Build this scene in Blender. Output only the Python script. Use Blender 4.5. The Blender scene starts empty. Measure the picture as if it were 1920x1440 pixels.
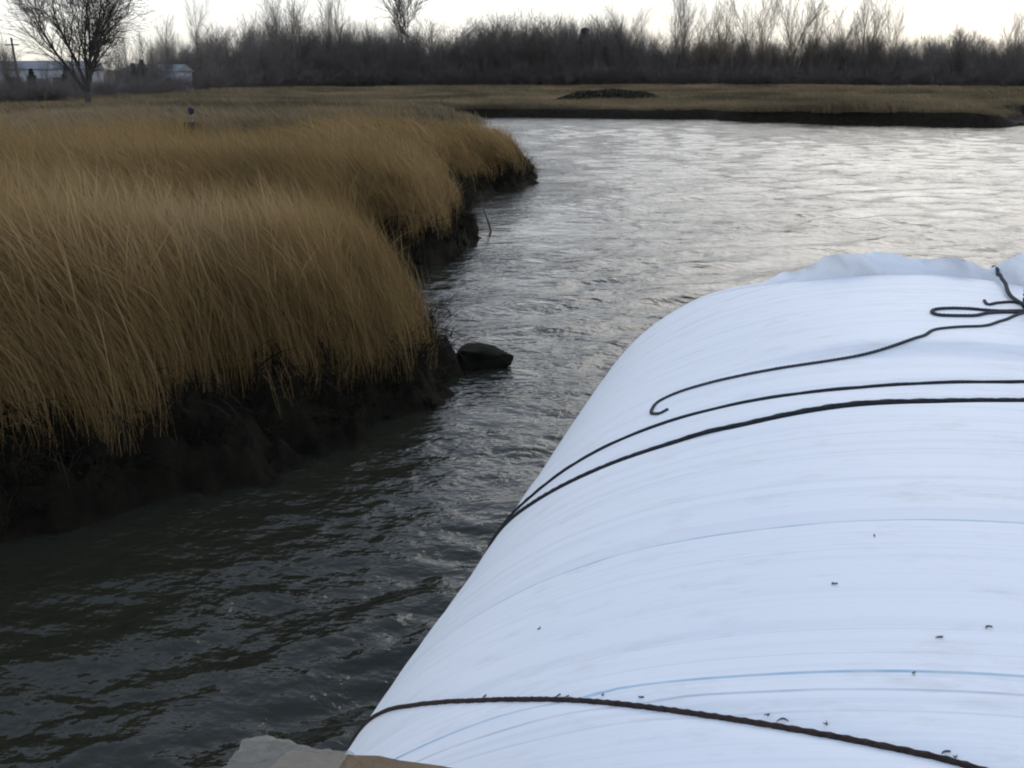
import bpy, math, random
import numpy as np
from mathutils import Vector, Matrix
R = math.radians
sc = bpy.context.scene

# ------------------------------------------------------------------ camera
EYE = 2.7
cd = bpy.data.cameras.new('camera'); cam = bpy.data.objects.new('camera', cd)
sc.collection.objects.link(cam); sc.camera = cam
cam.location = (0, 0, EYE); cam.rotation_euler = (R(90 - 16.95), 0, 0)
cd.sensor_width = 36; cd.lens = 35.06; cd.clip_start = .05; cd.clip_end = 6000

# ------------------------------------------------------------------ sky and sun
SUN_AZ, SUN_EL = 24.0, 30.0            # degrees right of straight ahead, above the horizon
world = bpy.data.worlds.new('World'); sc.world = world; world.use_nodes = True
nt = world.node_tree; nt.nodes.clear()
def N(tree, kind, **kw):
    n = tree.nodes.new(kind)
    for k, v in kw.items():
        if k == 'inp':
            for a, b in v.items(): n.inputs[a].default_value = b
        else: setattr(n, k, v)
    return n
out = N(nt, 'ShaderNodeOutputWorld'); bg = N(nt, 'ShaderNodeBackground')
sky = N(nt, 'ShaderNodeTexSky'); sky.sky_type = 'NISHITA'; sky.sun_disc = False
sky.sun_elevation = R(SUN_EL); sky.sun_rotation = R(SUN_AZ); sky.air_density = 1.0; sky.dust_density = 2.0
tc = N(nt, 'ShaderNodeTexCoord'); mp = N(nt, 'ShaderNodeMapping'); mp.inputs['Scale'].default_value = (1.3, 1.3, 6)
nz = N(nt, 'ShaderNodeTexNoise', inp={'Scale': 1.6, 'Detail': 5.0, 'Roughness': .55})
nt.links.new(tc.outputs['Generated'], mp.inputs['Vector']); nt.links.new(mp.outputs['Vector'], nz.inputs['Vector'])
sep = N(nt, 'ShaderNodeSeparateXYZ'); nt.links.new(tc.outputs['Generated'], sep.inputs[0])
cr = N(nt, 'ShaderNodeValToRGB')          # overcast veil: bright white low down, blue-grey overhead, the same all round
for k_, (p_, c_) in enumerate(((0, (11.6, 11.2, 9.6)), (.05, (12.7, 12.7, 12.2)), (.12, (12.9, 13.4, 13.9)), (.40, (7.6, 8.8, 10.8)), (1, (5.2, 6.6, 9.2)))):
    e_ = cr.color_ramp.elements[0] if k_ == 0 else cr.color_ramp.elements[len(cr.color_ramp.elements) - 1] if k_ == 4 else cr.color_ramp.elements.new(p_)
    e_.position = p_; e_.color = (*c_, 1)
nt.links.new(sep.outputs['Z'], cr.inputs['Fac'])
mr_ = N(nt, 'ShaderNodeMapRange', inp={'From Min': .3, 'From Max': .7, 'To Min': .84, 'To Max': 1.12}); nt.links.new(nz.outputs['Fac'], mr_.inputs['Value'])
vm = N(nt, 'ShaderNodeVectorMath', operation='SCALE'); nt.links.new(cr.outputs['Color'], vm.inputs[0]); nt.links.new(mr_.outputs[0], vm.inputs['Scale'])
mx = N(nt, 'ShaderNodeMix', data_type='RGBA'); mx.inputs['Factor'].default_value = .86
nt.links.new(sky.outputs['Color'], mx.inputs['A']); nt.links.new(vm.outputs[0], mx.inputs['B'])
nt.links.new(mx.outputs['Result'], bg.inputs['Color']); bg.inputs['Strength'].default_value = .1
nt.links.new(bg.outputs['Background'], out.inputs['Surface'])
sl = bpy.data.lights.new('sun', 'SUN'); sl.energy = .6; sl.angle = R(35); sl.color = (1, .93, .82)
sun = bpy.data.objects.new('sun', sl); sc.collection.objects.link(sun)
d = Vector((math.sin(R(SUN_AZ)) * math.cos(R(SUN_EL)), math.cos(R(SUN_AZ)) * math.cos(R(SUN_EL)), math.sin(R(SUN_EL))))
sun.rotation_euler = d.to_track_quat('Z', 'Y').to_euler(); sun.location = (0, 0, 30)
sc.view_settings.view_transform = 'Standard'; sc.view_settings.look = 'None'
sc.view_settings.exposure = 0.0; sc.view_settings.gamma = 1
sc.cycles.use_denoising = True
sc.cycles.max_bounces = 4; sc.cycles.use_adaptive_sampling = True; sc.cycles.adaptive_threshold = .025; sc.cycles.diffuse_bounces = 1; sc.cycles.glossy_bounces = 2; sc.cycles.transmission_bounces = 2; sc.cycles.transparent_max_bounces = 4; sc.cycles.volume_bounces = 0
sc.cycles.caustics_reflective = False; sc.cycles.caustics_refractive = False; sc.cycles.filter_width = 2.0

# ------------------------------------------------------------------ helpers
rng = np.random.default_rng(7); random.seed(7)
def link(o): sc.collection.objects.link(o); return o
def mesh_obj(name, verts, faces, mat=None, parent=None, smooth=False, loc=None):
    me = bpy.data.meshes.new(name)
    me.from_pydata([tuple(v) for v in verts] if not isinstance(verts, np.ndarray) else verts.tolist(), [],
                   faces.tolist() if isinstance(faces, np.ndarray) else faces)
    if mat: me.materials.append(mat)
    if smooth: me.polygons.foreach_set('use_smooth', [True] * len(me.polygons))
    me.update()
    o = link(bpy.data.objects.new(name, me))
    if parent: o.parent = parent
    if loc is not None: o.location = loc
    return o
def fast_mesh(name, V, Q, smooth=True):
    """V (n,3), Q (m,k) with k=3 or 4"""
    me = bpy.data.meshes.new(name); k = Q.shape[1]
    me.vertices.add(len(V)); me.vertices.foreach_set('co', np.asarray(V, np.float32).ravel())
    me.loops.add(Q.size); me.loops.foreach_set('vertex_index', Q.astype(np.int32).ravel())
    me.polygons.add(len(Q)); me.polygons.foreach_set('loop_start', np.arange(0, Q.size, k, dtype=np.int32))
    me.polygons.foreach_set('use_smooth', np.full(len(Q), smooth))
    me.update(calc_edges=True); me.validate()
    return me
def tag(o, label=None, cat=None, group=None, kind=None):
    for k, v in (('label', label), ('category', cat), ('group', group), ('kind', kind)):
        if v: o[k] = v
    return o
def empty(name, loc=(0, 0, 0), rz=0):
    o = link(bpy.data.objects.new(name, None)); o.location = loc; o.rotation_euler = (0, 0, rz); o.empty_display_size = .1
    return o
_TAB = {}
def vnoise(x, y, seed=0):
    if seed not in _TAB: _TAB[seed] = np.random.default_rng(seed).random((256, 256))
    t = _TAB[seed]
    xi = np.floor(x).astype(int); yi = np.floor(y).astype(int); fx = x - xi; fy = y - yi
    fx = fx * fx * (3 - 2 * fx); fy = fy * fy * (3 - 2 * fy)
    a = t[xi % 256, yi % 256]; b = t[(xi + 1) % 256, yi % 256]; c = t[xi % 256, (yi + 1) % 256]; e = t[(xi + 1) % 256, (yi + 1) % 256]
    return (a * (1 - fx) + b * fx) * (1 - fy) + (c * (1 - fx) + e * fx) * fy - .5
def fbm(x, y, seed=0, oct=4, gain=.5):
    s = 0; a = 1
    for i in range(oct): s = s + a * vnoise(x * 2 ** i + 17 * i, y * 2 ** i - 9 * i, seed + i); a *= gain
    return s
def sstep(a, b, x): u = np.clip((x - a) / (b - a), 0, 1); return u * u * (3 - 2 * u)

# ------------------------------------------------------------------ materials
def mat(name, col, rough=.8, var=None, scale=5, bump=0, bump_scale=20, spec=.3, detail=6, coord='Object', stretch=None, metallic=0):
    m = bpy.data.materials.new(name); m.use_nodes = True; t = m.node_tree
    b = t.nodes['Principled BSDF']; b.inputs['Roughness'].default_value = rough; b.inputs['Metallic'].default_value = metallic
    b.inputs['Specular IOR Level'].default_value = spec
    co = N(t, 'ShaderNodeTexCoord'); v = co.outputs[coord]
    if coord == 'Position': pass
    if stretch:
        mpn = N(t, 'ShaderNodeMapping'); mpn.inputs['Scale'].default_value = stretch
        t.links.new(v, mpn.inputs['Vector']); v = mpn.outputs['Vector']
    if var:
        n = N(t, 'ShaderNodeTexNoise', inp={'Scale': scale, 'Detail': detail, 'Roughness': .6})
        t.links.new(v, n.inputs['Vector'])
        r = N(t, 'ShaderNodeValToRGB'); es = r.color_ramp.elements
        cols = [col] + list(var)
        es[0].position = .32; es[0].color = (*cols[0], 1); es[1].position = .68; es[1].color = (*cols[-1], 1)
        for i, c in enumerate(cols[1:-1]):
            e = es.new(.32 + .36 * (i + 1) / (len(cols) - 1)); e.color = (*c, 1)
        t.links.new(n.outputs['Fac'], r.inputs['Fac']); t.links.new(r.outputs['Color'], b.inputs['Base Color'])
    else: b.inputs['Base Color'].default_value = (*col, 1)
    if bump:
        n2 = N(t, 'ShaderNodeTexNoise', inp={'Scale': bump_scale, 'Detail': 8.0, 'Roughness': .65})
        t.links.new(v, n2.inputs['Vector'])
        bp = N(t, 'ShaderNodeBump', inp={'Strength': bump, 'Distance': .05})
        t.links.new(n2.outputs['Fac'], bp.inputs['Height']); t.links.new(bp.outputs['Normal'], b.inputs['Normal'])
    return m
M = {}
M['mud'] = mat('wet_mud', (.010, .009, .007), .9, [(.020, .017, .012), (.036, .03, .02)], 3.0, .9, 14, .08)
M['bark'] = mat('grey_bark', (.12, .112, .108), .9, [(.19, .18, .175)], 1.2, .6, 12)
M['twig'] = mat('twig_bark', (.125, .113, .104), .9, [(.19, .17, .158)], .4)
M['twig_dark'] = mat('dark_twig_bark', (.04, .036, .034), .9, [(.075, .068, .062)], .4)
M['bark_dark'] = mat('dark_bark', (.045, .042, .04), .9, [(.09, .085, .08)], 1.2, .6, 12)
M['bark_pale'] = mat('pale_bark', (.12, .105, .09), .9, [(.20, .18, .16)], 1.2, .5, 12)
M['twig_warm'] = mat('warm_twig_bark', (.15, .12, .09), .9, [(.24, .19, .14)], .4)
M['needle'] = mat('pine_needles', (.016, .026, .014), .8, [(.035, .05, .024)], .7)
M['dark_leaf'] = mat('dark_shrub_leaves', (.012, .017, .009), .8, [(.03, .034, .016)], .6)
M['rust_leaf'] = mat('rust_shrub_leaves', (.07, .035, .022), .8, [(.13, .07, .045)], 3)
M['peat'] = mat('soaked_peat', (.006, .007, .005), .85, [(.016, .016, .011)], 5, 1, 16, .08)
M['stick'] = mat('wet_stick', (.04, .035, .028), .7, [(.08, .07, .055)], 8)
M['rope_black'] = mat('black_rope', (.012, .015, .018), .75, [(.035, .04, .045)], 60, .6, 120)
M['rope_brown'] = mat('brown_rope', (.022, .014, .014), .75, [(.06, .038, .034)], 60, .6, 120)
M['cord_grey'] = mat('grey_cord', (.03, .035, .042), .75, [(.07, .08, .09)], 60, .6, 120)
M['knot_red'] = mat('dark_red_knot_cord', (.03, .012, .016), .75, [(.06, .03, .035)], 40)
M['steel'] = mat('rusty_steel', (.05, .045, .04), .65, [(.10, .06, .04), (.07, .07, .07)], 4, .3, 30, .4)
M['deck'] = mat('deck_planks', (.11, .09, .07), .85, [(.2, .17, .13)], 4, .4, 30)
M['wall_pale'] = mat('pale_metal_wall', (.42, .45, .5), .6, [(.52, .54, .6)], .5)
M['wall_lilac'] = mat('lilac_wall', (.33, .32, .40), .7, [(.40, .39, .47)], .5)
M['roof_dark'] = mat('dark_roof', (.13, .145, .16), .8, [(.2, .22, .24)], .8)
M['glass_dark'] = mat('dark_window', (.02, .025, .03), .15, None, spec=.5)
M['pole'] = mat('weathered_pole', (.08, .07, .065), .9, [(.14, .12, .11)], 3)
M['post_pale'] = mat('pale_stake', (.16, .15, .16), .8, [(.22, .21, .22)], 6)
M['bucket'] = mat('dark_blue_plastic', (.016, .016, .035), .5, [(.03, .03, .055)], 6)
M['debris'] = mat('dead_leaf', (.08, .07, .065), .9, [(.17, .15, .14)], 60)

def grass_mat(name, cols, patch, trans=.25, con=1.3):
    m = bpy.data.materials.new(name); m.use_nodes = True; t = m.node_tree; t.nodes.clear()
    o = N(t, 'ShaderNodeOutputMaterial')
    at = N(t, 'ShaderNodeAttribute'); at.attribute_name = 'tint'
    geo = N(t, 'ShaderNodeNewGeometry')
    nzn = N(t, 'ShaderNodeTexNoise', inp={'Scale': patch, 'Detail': 3.0}); t.links.new(geo.outputs['Position'], nzn.inputs['Vector'])
    oi = N(t, 'ShaderNodeObjectInfo')
    a1 = N(t, 'ShaderNodeMath', operation='MULTIPLY_ADD'); a1.inputs[1].default_value = .45; t.links.new(at.outputs['Fac'], a1.inputs[0])
    a2 = N(t, 'ShaderNodeMath', operation='MULTIPLY'); a2.inputs[1].default_value = .2; t.links.new(oi.outputs['Random'], a2.inputs[0])
    a3 = N(t, 'ShaderNodeMath', operation='MULTIPLY_ADD'); a3.inputs[1].default_value = con; a3.inputs[2].default_value = .17 - con * .5
    t.links.new(nzn.outputs['Fac'], a3.inputs[0])
    a4 = N(t, 'ShaderNodeMath', operation='ADD'); t.links.new(a2.outputs[0], a4.inputs[0]); t.links.new(a3.outputs[0], a4.inputs[1])
    t.links.new(a4.outputs[0], a1.inputs[2])
    r = N(t, 'ShaderNodeValToRGB'); es = r.color_ramp.elements
    es[0].position = 0; es[0].color = (*cols[0], 1); es[1].position = 1; es[1].color = (*cols[-1], 1)
    for i, c in enumerate(cols[1:-1]): e = es.new((i + 1) / (len(cols) - 1)); e.color = (*c, 1)
    t.links.new(a1.outputs[0], r.inputs['Fac'])
    df = N(t, 'ShaderNodeBsdfDiffuse'); tr = N(t, 'ShaderNodeBsdfTranslucent'); ms = N(t, 'ShaderNodeMixShader'); ms.inputs[0].default_value = trans
    t.links.new(r.outputs['Color'], df.inputs['Color']); t.links.new(r.outputs['Color'], tr.inputs['Color'])
    t.links.new(df.outputs[0], ms.inputs[1]); t.links.new(tr.outputs[0], ms.inputs[2]); t.links.new(ms.outputs[0], o.inputs['Surface'])
    return m
M['reed'] = grass_mat('dead_cordgrass', [(.138, .103, .049), (.235, .158, .069), (.333, .224, .102), (.425, .313, .176)], .30, .32)
M['short_grass'] = grass_mat('winter_salt_hay', [(.09, .076, .052), (.16, .13, .083), (.245, .185, .11), (.32, .25, .155)], .07, .2, 2.4)

# ground: mud at the banks, matted straw on the flats (by height and slope of the real surface)
def ground_mat():
    m = bpy.data.materials.new('marsh_ground'); m.use_nodes = True; t = m.node_tree; b = t.nodes['Principled BSDF']
    geo = N(t, 'ShaderNodeNewGeometry')
    n = N(t, 'ShaderNodeTexNoise', inp={'Scale': 4.0, 'Detail': 8.0, 'Roughness': .65}); t.links.new(geo.outputs['Position'], n.inputs['Vector'])
    mud = N(t, 'ShaderNodeValToRGB'); e = mud.color_ramp.elements
    e[0].position = .3; e[0].color = (.006, .0055, .004, 1); e[1].position = .75; e[1].color = (.026, .022, .014, 1)
    t.links.new(n.outputs['Fac'], mud.inputs['Fac'])
    n2 = N(t, 'ShaderNodeTexNoise', inp={'Scale': .08, 'Detail': 5.0}); t.links.new(geo.outputs['Position'], n2.inputs['Vector'])
    st = N(t, 'ShaderNodeValToRGB'); e = st.color_ramp.elements
    e[0].position = .35; e[0].color = (.10, .08, .048, 1); e[1].position = .65; e[1].color = (.19, .145, .08, 1)
    t.links.new(n2.outputs['Fac'], st.inputs['Fac'])
    at = N(t, 'ShaderNodeAttribute'); at.attribute_name = 'turf'
    mx = N(t, 'ShaderNodeMix', data_type='RGBA'); t.links.new(at.outputs['Fac'], mx.inputs['Factor'])
    t.links.new(mud.outputs['Color'], mx.inputs['A']); t.links.new(st.outputs['Color'], mx.inputs['B'])
    t.links.new(mx.outputs['Result'], b.inputs['Base Color'])
    b.inputs['Roughness'].default_value = .9; b.inputs['Specular IOR Level'].default_value = .08
    n3 = N(t, 'ShaderNodeTexNoise', inp={'Scale': 16.0, 'Detail': 8.0, 'Roughness': .7}); t.links.new(geo.outputs['Position'], n3.inputs['Vector'])
    bp = N(t, 'ShaderNodeBump', inp={'Strength': 1.0, 'Distance': .05}); t.links.new(n3.outputs['Fac'], bp.inputs['Height'])
    t.links.new(bp.outputs['Normal'], b.inputs['Normal'])
    return m
M['ground'] = ground_mat()

# ------------------------------------------------------------------ terrain
SHORE = [(-60, 2.0), (-14, 3.2), (-5.1, 4.53), (-3.78, 5.05), (-3.08, 5.45), (-2.79, 5.75), (-2.34, 6.12), (-1.84, 6.65), (-1.27, 7.17), (-0.97, 7.77),
         (-0.61, 8.4), (-0.52, 8.94), (-0.6, 9.49), (-0.95, 10.32), (-1.38, 12.64), (-1.7, 14.3), (-1.37, 14.94), (-1.03, 15.31), (-0.75, 15.55),
         (-0.66, 16.69), (-0.74, 19.24), (-0.99, 21.25), (-1.16, 21.89), (-0.84, 22.76), (-0.27, 25.71), (0.35, 26.49), (0.66, 27.92),
         (0.65, 30.71), (0.28, 35.96), (-0.72, 45.94), (-2.51, 60.49), (-4.46, 71.78), (-4.26, 78.57), (-2.86, 79.15), (1.62, 78.57),
         (7.55, 76.9), (14.11, 74.77), (14.49, 72.75), (19.17, 68.59), (24.57, 64.1), (29.34, 61.53), (31.47, 62.6), (33.66, 67.3),
         (34.47, 71.78), (37.77, 78.57), (41.29, 81.54), (52.53, 75.82), (63.98, 60.49), (140, 40)]
POLY = np.array(SHORE + [(900, 60), (2500, 60), (2500, 3000), (-2500, 3000), (-2500, 2)], float)
def signed_dist(x, y):
    """distance to the shore, positive on land"""
    A = POLY; B = np.roll(POLY, -1, 0)
    dmin = np.full(x.shape, 1e9); ins = np.zeros(x.shape, bool)
    for (ax, ay), (bx, by) in zip(A, B):
        ex, ey = bx - ax, by - ay; L = ex * ex + ey * ey
        u = np.clip(((x - ax) * ex + (y - ay) * ey) / L, 0, 1)
        dmin = np.minimum(dmin, (x - ax - u * ex) ** 2 + (y - ay - u * ey) ** 2)
        if ey != 0:
            c = ((ay > y) != (by > y)) & (x < ex * (y - ay) / ey + ax); ins ^= c
    dd = np.sqrt(dmin); return np.where(ins, dd, -dd)
PLAT = .60
def terrain(x, y):
    r = np.hypot(x, y); sd = signed_dist(x, y)
    k = np.clip(r / 12, 1, 5)
    sdn = sd + .34 * fbm(x * 1.7, y * 1.7, 3, 4) * sstep(6, 12, 14 - 0 * x) + .12 * fbm(x * 6, y * 6, 11, 3)
    plat = PLAT + .25 * sstep(45, 60, r) * sstep(10, 30, x)
    sdn = sdn + 1.3 * fbm(x * .35, y * .35, 47, 4) * sstep(45, 60, r)
    low = sstep(0, .22, sdn) * .26 + sstep(.12, .80, sdn) * (plat - .26)
    z = np.where(sdn > 0, low, np.maximum(sdn * .8, -.7))
    z = z + (fbm(x * 5, y * 5, 21, 4, .6) * .14) * sstep(-.1, .15, sdn) * (1 - .55 * sstep(.8, 1.4, sdn))
    z = z + fbm(x * 13, y * 13, 25, 3, .6) * .09 * sstep(-.05, .1, sdn) * (1 - .6 * sstep(.8, 1.4, sdn)) * (1 - sstep(20, 40, r))
    z = z + fbm(x * .12, y * .12, 31, 3) * .12 * sstep(3, 10, sd)
    spit = np.exp(-(((x - 33.0) / 3.0) ** 2 + ((y - 65) / 4.0) ** 2))
    z = np.where(z > 0.12, .12 + (z - .12) * (1 - .93 * np.clip(spit * 1.6, 0, 1)), z)
    z = z + 14 * sstep(400, 1400, r)
    return z, sd, spit
NA, NR = 430, 620
ang = np.radians(np.linspace(-62, 62, NA)); rad = np.concatenate([np.geomspace(3.2, 400, NR), np.geomspace(420, 2400, 25)])
AA, RR = np.meshgrid(ang, rad); X = RR * np.sin(AA); Y = RR * np.cos(AA)
Z, SD, SPIT = terrain(X, Y)
def grid_quads(nr, nc):
    i = np.arange(nr - 1)[:, None] * nc + np.arange(nc - 1)[None]
    return np.stack([i, i + 1, i + nc + 1, i + nc], -1).reshape(-1, 4)
Q = grid_quads(*X.shape)
V = np.stack([X, Y, Z], -1).reshape(-1, 3)
me = fast_mesh('marsh', V, Q[:, ::-1]); me.materials.append(M['ground'])
a = me.attributes.new('turf', 'FLOAT', 'POINT')
turf = sstep(1.4, 2.2, SD + .8 * fbm(X * 1.1, Y * 1.1, 5, 3)) * (1 - np.clip(SPIT * 1.5, 0, 1))
a.data.foreach_set('value', turf.astype(np.float32).ravel())
tag(link(bpy.data.objects.new('marsh', me)), 'brown tidal marsh with dark mud banks along the creek', kind='structure')

# ------------------------------------------------------------------ water
def water_mat():
    m = bpy.data.materials.new('tidal_water'); m.use_nodes = True; t = m.node_tree; b = t.nodes['Principled BSDF']
    b.inputs['Base Color'].default_value = (.0195, .0205, .0140, 1); b.inputs['Roughness'].default_value = .06; b.inputs['IOR'].default_value = 1.333
    b.inputs['Specular IOR Level'].default_value = .5
    geo = N(t, 'ShaderNodeNewGeometry')
    prev = None
    gm = N(t, 'ShaderNodeMapping'); gm.inputs['Scale'].default_value = (.16, .30, 1); t.links.new(geo.outputs['Position'], gm.inputs['Vector'])
    gn = N(t, 'ShaderNodeTexNoise', inp={'Scale': 1.0, 'Detail': 4.0, 'Roughness': .6, 'Distortion': .6}); t.links.new(gm.outputs['Vector'], gn.inputs['Vector'])
    gr = N(t, 'ShaderNodeMapRange', inp={'From Min': .35, 'From Max': .65, 'To Min': .22, 'To Max': .95}); t.links.new(gn.outputs['Fac'], gr.inputs['Value'])   # calm lanes and cat's paws
    for sca, st, rot, dist, gust in ((1.1, (1, 1.35, 1), .1, .07, True), (2.8, (1, 1.35, 1), .2, .085, True), (7.0, (1, 1.4, 1), .35, .025, True), (19, (1, 1.4, 1), .2, .0055, True)):
        mpn = N(t, 'ShaderNodeMapping'); mpn.inputs['Scale'].default_value = st; mpn.inputs['Rotation'].default_value = (0, 0, rot)
        t.links.new(geo.outputs['Position'], mpn.inputs['Vector'])
        n = N(t, 'ShaderNodeTexNoise', inp={'Scale': sca, 'Detail': 3.0, 'Roughness': .5, 'Distortion': .15}); t.links.new(mpn.outputs['Vector'], n.inputs['Vector'])
        bp = N(t, 'ShaderNodeBump', inp={'Strength': .7, 'Distance': dist}); t.links.new(n.outputs['Fac'], bp.inputs['Height'])
        if gust: t.links.new(gr.outputs[0], bp.inputs['Strength'])
        if prev: t.links.new(prev.outputs['Normal'], bp.inputs['Normal'])
        prev = bp
    t.links.new(prev.outputs['Normal'], b.inputs['Normal'])
    return m
M['water'] = water_mat()
NA2, NR2 = 420, 720
ang = np.radians(np.linspace(-75, 75, NA2)); rad = np.concatenate([np.geomspace(.6, 2.4, 20)[:-1], np.geomspace(2.4, 110, NR2), np.geomspace(120, 2300, 12)])
AA, RR = np.meshgrid(ang, rad); X = RR * np.sin(AA); Y = RR * np.cos(AA)
wz = np.zeros_like(X); wr = np.random.default_rng(5)
cell = np.maximum(RR * .0055, RR * math.radians(150 / NA2) * .5)
calm = .55 + .9 * np.clip(fbm(X * .22, Y * .13, 77, 3) + .5, 0, 1)
nearbank = .18 + .82 * sstep(.2, 3.4, -signed_dist(X, Y))
for i in range(90):
    lam = .11 * (1.9 / .11) ** wr.random(); th = wr.normal(1.85, .5)
    k = 2 * math.pi / lam; ph = wr.random() * 6.28; amp = .0040 * lam ** .85
    wz += amp * np.sin(k * (X * math.cos(th) + Y * math.sin(th)) + ph) * np.clip(lam / (4.2 * cell) - .5, 0, 1)
wz *= calm * nearbank
me = fast_mesh('water', np.stack([X, Y, wz], -1).reshape(-1, 3), grid_quads(*X.shape)[:, ::-1]); me.materials.append(M['water'])
tag(link(bpy.data.objects.new('water', me)), 'rippled grey green tidal creek water', kind='structure')

# ------------------------------------------------------------------ grass (uncountable: instanced tufts, one object per kind)
def blade_strip(P, W, side):
    """P (n,3) spine, W (n,) half widths, side unit vector"""
    L = P - side * W[:, None]; Rr = P + side * W[:, None]
    return L, Rr
def make_tuft(name, material, n, radius, height, lean, width, leaves, seed, hvar=.22, clump=None):
    r = np.random.default_rng(seed); V = []; F = []; tint = []
    def strip(P, W, tn):
        dv = P[-1] - P[0]; a = r.random() * 6.28
        side = np.array([math.cos(a), math.sin(a), 0]); b0 = len(V)
        L, Rr = blade_strip(P, W, side)
        for j in range(len(P)): V.append(L[j]); V.append(Rr[j]); tint.extend((tn, tn))
        for j in range(len(P) - 1): k = b0 + 2 * j; F.append((k, k + 1, k + 3, k + 2))
    for i in range(n):
        q = r.random() ** .5 * radius; a = r.random() * 6.28
        base = np.array([q * math.cos(a), q * math.sin(a), -.03])
        h = height * (1 + r.normal() * hvar); h = max(h, .35 * height)
        ln = lean * (1 + r.normal() * .4); dr = math.pi + r.normal() * .45        # wind pushes the tops towards -X
        lx, ly = math.cos(dr) * ln, math.sin(dr) * ln - .10 * r.normal()
        u = np.linspace(0, 1, 6)
        wob = r.normal(size=2) * .03
        P = base + np.stack([lx * h * u ** 2.6 + wob[0] * np.sin(u * 4), ly * h * u ** 2.6 + wob[1] * np.sin(u * 4), h * (u - .28 * ln * u ** 3)], -1)
        tn = r.random(); w = width * r.uniform(.7, 1.2)
        if clump and r.random() < .04:                              # broken stalk, folded over half way
            P[3:] = P[2] + (P[3:] - P[2]) * np.array([1.6, 1.6, -.35]) + r.normal(size=3) * .02
        if clump and r.random() < .08: strip(P * [1, 1, 1.1], w * np.array([.7, .7, .7, 1.3, 2.1, .4]), .95)      # seed head
        else: strip(P, w * np.array([.75, .8, .8, .9, .8, .15]), tn)
        for _ in range(leaves):
            u0 = r.uniform(.12, .8); k = min(int(u0 * 5), 4); f0 = u0 * 5 - k
            s0 = P[k] * (1 - f0) + P[k + 1] * f0
            ll = h * r.uniform(.25, .5); da = math.pi + r.normal() * 1.3; up = r.uniform(.35, .9)
            v = np.linspace(0, 1, 4)
            LP = s0 + np.stack([math.cos(da) * ll * .55 * v ** 1.3, math.sin(da) * ll * .45 * v ** 1.3, ll * (up * v - .45 * v ** 2.4)], -1)
            strip(LP, w * np.array([.6, 1.0, .7, .08]), min(1, max(0, tn + r.normal() * .25)))
    me = fast_mesh(name, np.array(V), np.array(F), True); me.materials.append(material)
    at = me.attributes.new('tint', 'FLOAT', 'POINT'); at.data.foreach_set('value', np.array(tint, np.float32))
    return me
def instancer(name, meshes, pts, rotz, scale, label, cat, tilt=None):
    col = bpy.data.collections.new(name + '_sources')
    for i, m_ in enumerate(meshes):
        col.objects.link(bpy.data.objects.new('%s_source_%02d' % (name, i), m_))
    me = bpy.data.meshes.new(name); n = len(pts); me.vertices.add(n); me.vertices.foreach_set('co', np.asarray(pts, np.float32).ravel())
    rot = np.zeros((n, 3), np.float32); rot[:, 2] = rotz
    if tilt is not None: rot[:, :2] = tilt
    at = me.attributes.new('rot', 'FLOAT_VECTOR', 'POINT'); at.data.foreach_set('vector', rot.ravel())
    sv = np.asarray(scale, np.float32); sv = np.repeat(sv[:, None], 3, 1) if sv.ndim == 1 else sv
    at = me.attributes.new('scl', 'FLOAT_VECTOR', 'POINT'); at.data.foreach_set('vector', sv.ravel())
    at = me.attributes.new('pick', 'INT', 'POINT'); at.data.foreach_set('value', np.random.default_rng(3).integers(0, len(meshes), n).astype(np.int32))
    o = link(bpy.data.objects.new(name, me))
    g = bpy.data.node_groups.new(name, 'GeometryNodeTree')
    g.interface.new_socket('Geometry', in_out='INPUT', socket_type='NodeSocketGeometry'); g.interface.new_socket('Geometry', in_out='OUTPUT', socket_type='NodeSocketGeometry')
    gi = N(g, 'NodeGroupInput'); go = N(g, 'NodeGroupOutput'); ip = N(g, 'GeometryNodeInstanceOnPoints')
    ci = N(g, 'GeometryNodeCollectionInfo'); ci.inputs['Collection'].default_value = col; ci.inputs['Separate Children'].default_value = True; ci.inputs['Reset Children'].default_value = True
    ip.inputs['Pick Instance'].default_value = True
    def attr(nm, ty): n_ = N(g, 'GeometryNodeInputNamedAttribute'); n_.data_type = ty; n_.inputs['Name'].default_value = nm; return n_.outputs[0]
    g.links.new(gi.outputs[0], ip.inputs['Points']); g.links.new(ci.outputs[0], ip.inputs['Instance'])
    g.links.new(attr('pick', 'INT'), ip.inputs['Instance Index']); g.links.new(attr('scl', 'FLOAT_VECTOR'), ip.inputs['Scale'])
    e2r = N(g, 'FunctionNodeEulerToRotation'); g.links.new(attr('rot', 'FLOAT_VECTOR'), e2r.inputs[0]); g.links.new(e2r.outputs[0], ip.inputs['Rotation'])
    g.links.new(ip.outputs[0], go.inputs[0])
    md = o.modifiers.new('scatter', 'NODES'); md.node_group = g
    return tag(o, label, cat, kind='stuff')
def scatter(n, r0, r1, a0, a1, seed):
    r = np.random.default_rng(seed); a = np.radians(r.uniform(a0, a1, n)); q = np.sqrt(r.uniform(r0 * r0, r1 * r1, n))
    return q * np.sin(a), q * np.cos(a)
def tall_edge(x, y):   # where the tall stand gives way to the shorter salt hay behind
    return np.hypot(x * .9, y) + 5 * fbm(x * .12, y * .12, 55, 3)
tufts = [make_tuft('cordgrass_tuft_%d' % i, M['reed'], 30, .18, 1.0, .44, .0019, 1, 100 + i, .2, True) for i in range(10)]
xs = []; ys = []
for n, r0, r1 in ((13500, 4.2, 9), (17000, 9, 18), (24000, 18, 44)):
    x, y = scatter(n, r0, r1, -52, 6, int(r0 * 10)); xs.append(x); ys.append(y)
x = np.concatenate(xs); y = np.concatenate(ys); z, sdv, _ = terrain(x, y)
edge = sdv + .45 * fbm(x * 1.5, y * 1.5, 8, 3)
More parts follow.
